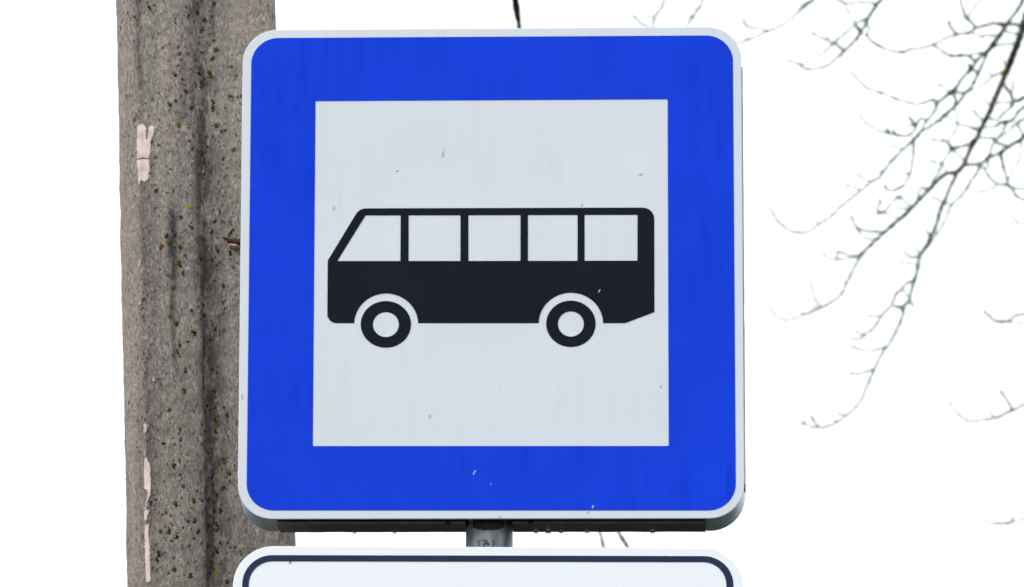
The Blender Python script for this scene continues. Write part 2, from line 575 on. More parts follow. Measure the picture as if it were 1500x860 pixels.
# water drops on the lower edge of the sign
m, nt, b = new_mat('rain_water')
b.inputs['Base Color'].default_value = (0.62, 0.66, 0.68, 1)
b.inputs['Transmission Weight'].default_value = 1.0
b.inputs['Roughness'].default_value = 0.02
b.inputs['IOR'].default_value = 1.33
g = G(nt); g.l(g.bump(g.noise(g.coord(), 90, 2), 0.05, 0.001), b.inputs['Normal'])
M_WATER = m
drops = [(519, 2.0, 'small rain drop left of the pipe, first from the left under the bus sign'),
         (578, 2.2, 'small rain drop left of the pipe, nearest to it under the bus sign'),
         (785, 2.6, 'flat dark rain drop first to the right of the pipe under the bus sign'),
         (803, 3.4, 'largest clear rain drop hanging right of the pipe under the bus sign'),
         (822, 2.6, 'flat rain drop just right of the largest clear drop under the bus sign'),
         (860, 2.3, 'rain drop left of the two green twigs under the bus sign'),
         (956, 3.0, 'lone rain drop under the right part of the bus sign bottom edge')]
for px, r, lab in drops:
    zz = bl.y + (br.y - bl.y) * ((px - 348) / 742.0) - 0.0016
    p2 = uv(px, 781, -0.0635)
    loc = P0 + U * p2.x + V * (zz) + N * -0.0635
    rr = r * PX
    bm = bmesh.new()
    bmesh.ops.create_uvsphere(bm, u_segments=20, v_segments=14, radius=rr)
    for q in bm.verts:
        q.co.x *= 1.25
        if q.co.z > 0: q.co.z *= 0.35
        q.co.z -= rr * 0.2
    for q in bm.faces: q.smooth = True
    me = bpy.data.meshes.new('water_drop'); bm.to_mesh(me); bm.free()
    o = link('water_drop', me, None, [M_WATER])
    o.location = loc
    tag(o, lab, 'drop', 'rain drops under the bus sign')

# ------------------------------------------------------------------ concrete pole
POLE_Y = 0.34
def concrete():
    m, nt, b = new_mat('weathered_concrete')
    g = G(nt)
    v = g.coord()
    base = g.ramp(g.noise(v, 9, 6, 0.6), [(0.3, (0.325, 0.284, 0.250)), (0.7, (0.42, 0.374, 0.336))])
    # slanted trowel grain and fine sand
    vg = g.coord((430, 430, 170), rot=(0, R(-40), 0))
    grain = g.noise(vg, 1.0, 5, 0.7)
    c = g.mix(0.75, base, g.ramp(grain, [(0.32, (0.10, 0.086, 0.076)), (0.46, (0.345, 0.300, 0.262)), (0.54, (0.37, 0.325, 0.286)), (0.66, (0.76, 0.68, 0.61))]))
    mid = g.noise(g.coord((190, 190, 80), rot=(0, R(-34), 0)), 1.0, 4, 0.6)
    c = g.mix(g.ramp(mid, [(0.30, (0.6, 0.6, 0.6)), (0.46, (0, 0, 0))]), c, (0.12, 0.11, 0.105))
    sand = g.noise(v, 420, 3, 0.75)
    c = g.mix(g.ramp(sand, [(0.60, (0, 0, 0)), (0.70, (0.7, 0.7, 0.7))]), c, (0.60, 0.54, 0.50))
    c = g.mix(g.ramp(sand, [(0.30, (0.8, 0.8, 0.8)), (0.42, (0, 0, 0))]), c, (0.09, 0.08, 0.072))
    # vertical dirt: in the groove (stored on the mesh) and in thin streaks
    at = g.n('ShaderNodeAttribute', attribute_name='dirt')
    dirt = at.outputs['Fac']
    vs = g.coord((34, 34, 3.2))
    st = g.ramp(g.noise(vs, 1.0, 6, 0.6), [(0.46, (0, 0, 0)), (0.68, (1, 1, 1))])
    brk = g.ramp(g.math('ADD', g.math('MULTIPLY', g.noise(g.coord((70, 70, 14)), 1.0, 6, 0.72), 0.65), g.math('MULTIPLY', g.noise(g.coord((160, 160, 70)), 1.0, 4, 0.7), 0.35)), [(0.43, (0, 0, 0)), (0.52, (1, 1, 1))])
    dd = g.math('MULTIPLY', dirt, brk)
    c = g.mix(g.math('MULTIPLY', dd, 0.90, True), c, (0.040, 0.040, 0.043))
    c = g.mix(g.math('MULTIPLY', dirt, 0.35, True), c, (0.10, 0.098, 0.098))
    c = g.mix(g.math('MULTIPLY', st, 0.26), c, (0.10, 0.094, 0.092))
    # pits and algae dots
    def dots(scale, rad, share, sc=(1, 1, 0.8), off=0.0):
        vo = g.n('ShaderNodeTexVoronoi', feature='F1')
        vo.inputs['Scale'].default_value = scale
        vc = g.coord(sc, rot=(off, off * 0.7, 0))
        wv = g.n('ShaderNodeVectorMath', operation='ADD')
        nn2 = g.n('ShaderNodeTexNoise'); nn2.inputs['Scale'].default_value = scale * 2.2
        g.l(vc, nn2.inputs['Vector'])
        sm = g.n('ShaderNodeVectorMath', operation='SCALE'); sm.inputs['Scale'].default_value = 0.55 / scale
        g.l(nn2.outputs['Color'], sm.inputs[0])
        g.l(vc, wv.inputs[0]); g.l(sm.outputs[0], wv.inputs[1])
        g.l(wv.outputs[0], vo.inputs['Vector'])
        sep = g.n('ShaderNodeSeparateColor'); g.l(vo.outputs['Color'], sep.inputs[0])
        rs = g.math('ADD', g.math('MULTIPLY', g.math('POWER', sep.outputs[1], 2.0), 0.75), 0.5)
        d = g.ramp(g.math('DIVIDE', vo.outputs['Distance'], rs), [(rad * 0.72, (1, 1, 1)), (rad, (0, 0, 0))])
        k = g.math('LESS_THAN', sep.outputs[0], share)
        return g.math('MULTIPLY', d, k)
    d1 = dots(230, 0.40, 0.50, off=0.3)
    d2 = dots(135, 0.36, 0.34, off=0.9)
    d3 = dots(105, 0.26, 0.09, off=1.7)
    patch = g.ramp(g.math('ADD', g.noise(g.coord((14, 14, 9)), 1.0, 4, 0.6), g.math('MULTIPLY', dirt, 0.25)), [(0.42, (0.12, 0.12, 0.12)), (0.60, (1, 1, 1))])
    d1 = g.math('MULTIPLY', d1, patch); d2 = g.math('MULTIPLY', d2, patch)
    c = g.mix(g.math('MULTIPLY', d1, 0.75), c, (0.075, 0.068, 0.062))
    c = g.mix(g.math('MULTIPLY', d2, 0.88), c, (0.018, 0.017, 0.015))
    c = g.mix(g.math('MULTIPLY', d3, 0.88), c, (0.020, 0.019, 0.013))
    w1 = dots(75, 0.22, 0.07, off=2.6)
    c = g.mix(g.math('MULTIPLY', w1, 0.6), c, (0.56, 0.52, 0.48))
    g.l(c, b.inputs['Base Color'])
    b.inputs['Roughness'].default_value = 0.92
    b.inputs['Specular IOR Level'].default_value = 0.15
    h = g.math('SUBTRACT', g.math('ADD', grain, g.math('MULTIPLY', sand, 0.5)), g.math('MULTIPLY', g.math('ADD', d1, d2), 0.6))
    g.l(g.bump(h, 0.9, 0.0026), b.inputs['Normal'])
    return m
M_CONC = concrete()

# the two silhouette lines of the pole, measured where it stands
LT, LB = at_y(166.5, 0, POLE_Y), at_y(182.5, 860, POLE_Y)
RT, RB = at_y(400.5, 0, POLE_Y), at_y(433, 860, POLE_Y)
def edge(a, b, z):
    return a.x + (b.x - a.x) * (z - a.z) / (b.z - a.z)
# section: x across (0..1), depth behind the front face as a share of the width, dirt
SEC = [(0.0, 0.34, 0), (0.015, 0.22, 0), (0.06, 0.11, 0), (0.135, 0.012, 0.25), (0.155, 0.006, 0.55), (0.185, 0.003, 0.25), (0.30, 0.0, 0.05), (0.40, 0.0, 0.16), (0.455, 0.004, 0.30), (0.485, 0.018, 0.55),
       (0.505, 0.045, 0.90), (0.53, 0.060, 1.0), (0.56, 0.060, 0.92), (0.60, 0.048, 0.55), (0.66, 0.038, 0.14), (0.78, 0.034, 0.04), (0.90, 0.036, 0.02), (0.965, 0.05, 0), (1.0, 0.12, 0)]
def sec(x):
    for (x0, d0, g0), (x1, d1, g1) in zip(SEC, SEC[1:]):
        if x <= x1:
            t = (x - x0) / (x1 - x0)
            return d0 + (d1 - d0) * t, g0 + (g1 - g0) * t
    return SEC[-1][1], SEC[-1][2]
zlo, zhi = LB.z - 0.06, LT.z + 0.06
zl = [-0.4 + (zlo + 0.4) * k / 40 for k in range(40)] + [zlo + (zhi - zlo) * k / 330 for k in range(331)] + [zhi + (9.2 - zhi) * k / 50 for k in range(1, 51)]
NX = 150
# water-borne dirt runs on the face: x, from, to, slant, half width, strength
STREAKS = [(300, 60, 150, -0.05, 10, 1.0), (309, -20, 70, -0.02, 7, 1.0), (253, 320, 425, 0.0, 7, 1.25), (250, 400, 560, 0.05, 4, 0.75), (298, 470, 900, 0.015, 4, 1.1), (283, 130, 260, 0.05, 8, 0.8),
           (201, -20, 150, 0.03, 4, 0.8), (268, 90, 190, 0.02, 9, 0.55), (297, 320, 470, 0.0, 6, 0.5), (315, 560, 900, 0.0, 9, 0.85), (216, 480, 560, 0.0, 6, 0.5), (222, 215, 320, 0.05, 9, 0.45)]
verts, faces, dirt = [], [], []
xs = [k / NX for k in range(NX + 1)]
for z in zl:
    x0, x1 = edge(LT, LB, z), edge(RT, RB, z)
    wd = x1 - x0
    row = len(verts)
    dz = (zhi - z) / (zhi - zlo)                    # 0 at the top of the picture, 1 at its foot
    for x in xs:
        sh = 0.02 * noise.noise(Vector((0, 5, z * 3.0)))
        xx = x + (0.016 * (0.5 - dz) if 0.4 < x < 0.66 else 0.0)
        d, gq = sec(min(1, max(0, x + (sh if 0.1 < x < 0.9 else 0))))
        p = Vector((x0 + wd * x, POLE_Y + wd * d, z))
        e = 0.0022 * noise.noise(p * 28) + 0.0011 * noise.noise(p * 90)
        p.y += e
        if x < 0.05 or x > 0.95: p.x += 0.45 * e
        verts.append(p)
        py = (dz * (zhi - zlo) - 0.06) / (LT.z - LB.z) * 860
        pxx = 166.5 + 16 * py / 860 + x * (234 + 16.5 * py / 860)
        for cx, y0, y1, slope_, hw, am in STREAKS:
            c0 = cx + (py - y0) * slope_
            if abs(pxx - c0) < hw * 2.5 and y0 - 30 < py < y1 + 30:
                e1 = min(1, max(0, (py - y0 + 25) / 30)) * min(1, max(0, (y1 + 25 - py) / 40))
                gq = max(gq, am * e1 * math.exp(-((pxx - c0) / hw) ** 2))
        dirt.append(gq)
    for bx, by in ((1.0, 0.55), (0.97, 0.86), (0.88, 0.93), (0.12, 0.93), (0.02, 0.84), (0.0, 0.55)):
        verts.append(Vector((x0 + wd * bx, POLE_Y + wd * by, z))); dirt.append(0.1)
RW = NX + 1 + 6
for r in range(len(zl) - 1):
    for k in range(RW):
        k2 = (k + 1) % RW
        faces.append((r * RW + k, r * RW + k2, (r + 1) * RW + k2, (r + 1) * RW + k))
faces.append(tuple(range((len(zl) - 1) * RW, len(zl) * RW)))
pb = Vector(((edge(LT, LB, 0) + edge(RT, RB, 0)) / 2, POLE_Y + 0.12, 0))
pole = thing('concrete_pole', 'leaning weathered grey concrete pole behind the signs on the left', 'pole', pb)
me = mesh('shaft', [q - pb for q in verts], faces)
for p in me.polygons: p.use_smooth = True
at = me.attributes.new('dirt', 'FLOAT', 'POINT')
at.data.foreach_set('value', dirt)
shaft = link('shaft', me, pole, [M_CONC])
bvh = BVHTree.FromPolygons([tuple(q) for q in verts], faces)

def on_pole(px, py, lift=0.0):
    h = bvh.ray_cast(CAM, ray(px, py))
    if h[0] is None: return None, None
    return h[0] + h[1] * lift, h[1]

def paint(pts, mat=None):
    """a flake of paint lying on the concrete, following its surface"""
    dens = []
    n = len(pts)
    for i in range(n):
        a, b = Vector(pts[i]), Vector(pts[(i + 1) % n])
        m = max(1, int((b - a).length / 2.0))
        for k in range(m):
            q = a.lerp(b, k / m)
            q += Vector((noise.noise(Vector((q.x * 0.5, q.y * 0.5, 1))), noise.noise(Vector((q.x * 0.5, q.y * 0.5, 9))))) * 1.6
            dens.append(q)
    k = len(dens)
    inner = []
    y = min(q.y for q in dens)
    while y < max(q.y for q in dens):
        x = min(q.x for q in dens)
        while x < max(q.x for q in dens):
            c = False
            for i in range(k):
                p, q = dens[i], dens[i - 1]
                if (p.y > y) != (q.y > y) and x < (q.x - p.x) * (y - p.y) / (q.y - p.y) + p.x: c = not c
            if c: inner.append(Vector((x, y)))
            x += 1.7
        y += 1.7
    V2, E2, F2, *_ = delaunay_2d_cdt(dens + inner, [(i, (i + 1) % k) for i in range(k)], [list(range(k))], 1, 1e-4)
    verts, lift = [], 0.0011
    for q in V2:
        p, nr = on_pole(q.x, q.y, lift)
        verts.append(p - pb)
    faces = [tuple(t) for t in F2]
    n0 = len(V2)
    rim = []
    for q in dens:
        j = min(range(n0), key=lambda i: (V2[i] - q).length)
        rim.append(j)
        p, nr = on_pole(q.x, q.y, -0.0006)
        verts.append(p - pb)
    faces += [(rim[i], rim[(i + 1) % k], n0 + (i + 1) % k, n0 + i) for i in range(k) if rim[i] != rim[(i + 1) % k]]
    me = mesh('paint_mark', verts, faces)
    fix_normals(me)
    return link('paint_mark', me, pole, [mat or M_PAINT])
paint([(202, 184), (206, 182), (211, 182), (214, 188), (214, 205), (216, 205), (218, 188), (221, 184), (226, 187), (225, 196), (221, 204), (220, 222), (218, 232)
       , (210, 231), (202, 233), (201, 205)])
paint([(202, 235), (209, 233), (218, 234), (219, 247), (217, 262), (212, 267), (206, 264), (204, 272), (203, 262), (202, 248)])
paint([(212, 658), (215, 660), (214, 668), (211.5, 668)], M_PAINT2)
paint([(212.5, 672), (215, 671), (219, 680), (221, 690), (221, 712), (220, 726), (217, 733), (214.5, 737), (217, 722), (216, 718), (212.5, 716), (212, 690)])
paint([(213, 738), (217, 738), (215, 748), (213, 745)], M_PAINT2)
paint([(212.5, 747), (219, 748), (216, 757), (214, 764), (212.5, 758)])
paint([(213.5, 769), (219, 768), (217.5, 780), (219, 800), (220, 825), (221, 848), (218.5, 855), (215, 851), (214, 825), (213, 795)])
paint([(212, 621), (218, 622), (216, 629), (213, 635), (210.8, 632)], M_PAINT2)
paint([(204, 380), (207, 381), (205, 392), (203, 397)], M_PAINT2)
paint([(206, 428), (208, 430), (208, 443), (205, 449), (205, 438)], M_PAINT2)
paint([(210, 493), (215, 493), (216, 497), (212, 498)], M_PAINT2)
paint([(224, 552), (226.5, 553), (226, 559), (223, 558)], M_PAINT2)

# chipped crust at the sign's left edge
def lump(name, px, py, rx, ry, dep, mat, seed, parent, base, nrm_lift=0.0, tilt=0.0):
    bm = bmesh.new()
    bmesh.ops.create_icosphere(bm, subdivisions=3, radius=1)
    p, nr = on_pole(px, py)
    for q in bm.verts:
        k = 1 + 0.35 * noise.noise(q.co * 1.7 + Vector((seed, seed * 2.1, 0)))
        q.co = Vector((q.co.x * rx * PX * 1.09 * k, q.co.y * dep * k, q.co.z * ry * PX * 1.12 * k))
    bmesh.ops.rotate(bm, cent=(0, 0, 0), matrix=Matrix.Rotation(R(tilt), 3, 'Y'), verts=bm.verts)
    for q in bm.faces: q.smooth = True
    bmesh.ops.translate(bm, vec=p - base + Vector((0, -nrm_lift, 0)), verts=bm.verts)
    me = bpy.data.meshes.new(name); bm.to_mesh(me); bm.free()
    return link(name, me, parent, [mat])
lump('broken_crust', 346, 355.5, 12, 4.6, 0.010, M_SHELL, 3, pole, pb, 0.003, 10)
lump('pale_edge', 345, 362.5, 10, 2.2, 0.009, M_SHELL2, 8, pole, pb, 0.003, 17)
lump('crack', 333, 350, 8, 1.3, 0.003, M_SHELL, 5, pole, pb, 0.0, 14)
lump('crack', 337.5, 341, 1.5, 8, 0.003, M_SHELL, 6, pole, pb, 0.0, 32)

# moss and lichen tufts sitting in the pits: one uncountable cover
Z5 = 5.735
spots = []
for y0, lst in ((0, [(330, 65), (213, 145), (365, 330), (780, 240), (873, 345), (900, 415), (755, 620), (840, 605), (858, 628), (775, 700), (770, 740), (548, 628), (870, 855)]),
                (150, [(508, 20), (875, 55), (208, 130), (578, 185), (902, 190), (415, 350), (805, 340), (750, 410), (778, 412), (750, 510), (795, 490)]),
                (300, [(478, 260), (503, 315), (437, 355), (590, 355), (637, 430), (585, 485), (910, 262), (775, 275), (820, 360), (858, 465), (525, 705), (680, 170), (1025, 405), (905, 375)]),
                (450, [(508, 70), (562, 125), (790, 75), (707, 212), (855, 267), (588, 300), (600, 412), (638, 530), (855, 515), (630, 700), (660, 290), (573, 365)]),
                (600, [(500, 10), (885, 70), (908, 125), (885, 170), (457, 290), (825, 345), (857, 340), (960, 430), (590, 430), (535, 470), (950, 510), (1003, 540), (875, 605), (950, 655), (880, 700), (830, 750), (885, 770), (708, 770), (595, 160), (145, 530)])):
    spots += [(160 + x / Z5, y0 + y / Z5) for x, y in lst]
spots += [(160 + x / 5.357, 710 + y / 5.357) for x, y in ((450, 222), (520, 410), (670, 290), (840, 300), (850, 360), (835, 505), (820, 555), (800, 615), (800, 665), (865, 200), (790, 255), (385, 530), (640, 715), (520, 145))]
def tufts(name, pts, mat, rmin, rmax, seed):
    rnd = random.Random(seed)
    bm = bmesh.new()
    for x, y in pts:
        for _ in range(rnd.choice((2, 3, 4))):
            px, py = x + rnd.uniform(-1.5, 1.5), y + rnd.uniform(-3.2, 3.2)
            p, nr = on_pole(px, py)
            if p is None: continue
            r = rnd.uniform(rmin, rmax) * PX
            M = Matrix.Translation(p - pb) @ nr.to_track_quat('Z', 'Y').to_matrix().to_4x4()
            res = bmesh.ops.create_icosphere(bm, subdivisions=2, radius=1)
            for q in res['verts']:
                k = 1 + 0.8 * noise.noise(q.co * 2.2 + Vector((px, py, 0)))
                q.co = M @ Vector((q.co.x * r * k, q.co.y * r * k, q.co.z * r * 0.22 * k))
    me = bpy.data.meshes.new(name); bm.to_mesh(me); bm.free()
    for p in me.polygons: p.use_smooth = True
    o = link(name, me, pole, [mat])
    o['kind'] = 'stuff'
    return o
M_MOSS2 = plain('dark_old_moss', (0.026, 0.023, 0.007), 0.95, 0.05, 0.5, 260)
tufts('moss', [q for i, q in enumerate(spots) if i % 6 > 0], M_MOSS, 1.1, 3.0, 5)
tufts('moss', [q for i, q in enumerate(spots) if i % 6 == 0] + [(q[0] + 1.5, q[1] + 2.5) for i, q in enumerate(spots) if i % 2], M_MOSS2, 0.9, 2.4, 9)
tufts('lichen', [(277, 301), (279, 303), (315.5, 842), (317, 840), (197, 25), (314, 630), (325, 689)], M_LICHEN, 1.0, 2.2, 6)

# ------------------------------------------------------------------ bare tree
def bark():
    m, nt, b = new_mat('mossy_bark')
    g = G(nt)
    v = g.coord()
    c = g.ramp(g.noise(v, 25, 5, 0.65), [(0.3, (0.020, 0.026, 0.014)), (0.55, (0.060, 0.068, 0.046)), (0.75, (0.17, 0.15, 0.135))])
    ms = g.ramp(g.noise(v, 7, 3), [(0.56, (0, 0, 0)), (0.64, (1, 1, 1))])
    c = g.mix(g.math('MULTIPLY', ms, 0.75), c, (0.075, 0.085, 0.012))
    g.l(c, b.inputs['Base Color'])
    b.inputs['Roughness'].default_value = 0.9
    b.inputs['Specular IOR Level'].default_value = 0.15
    g.l(g.bump(g.noise(v, 220, 4), 0.6, 0.002), b.inputs['Normal'])
    return m
M_BARK = bark()
def shoot():
    m, nt, b = new_mat('flare_tinted_shoot')
    g = G(nt)
    c = g.ramp(g.noise(g.coord(), 40, 4, 0.6), [(0.3, (0.055, 0.105, 0.085)), (0.55, (0.105, 0.20, 0.17)), (0.75, (0.19, 0.235, 0.22))])  # pale teal colour imitates sky flare and lens fringe on thin twigs
    g.l(c, b.inputs['Base Color'])
    b.inputs['Roughness'].default_value = 0.8
    b.inputs['Specular IOR Level'].default_value = 0.2
    return m
M_SHOOT = shoot()

TREE_Y = 3.7
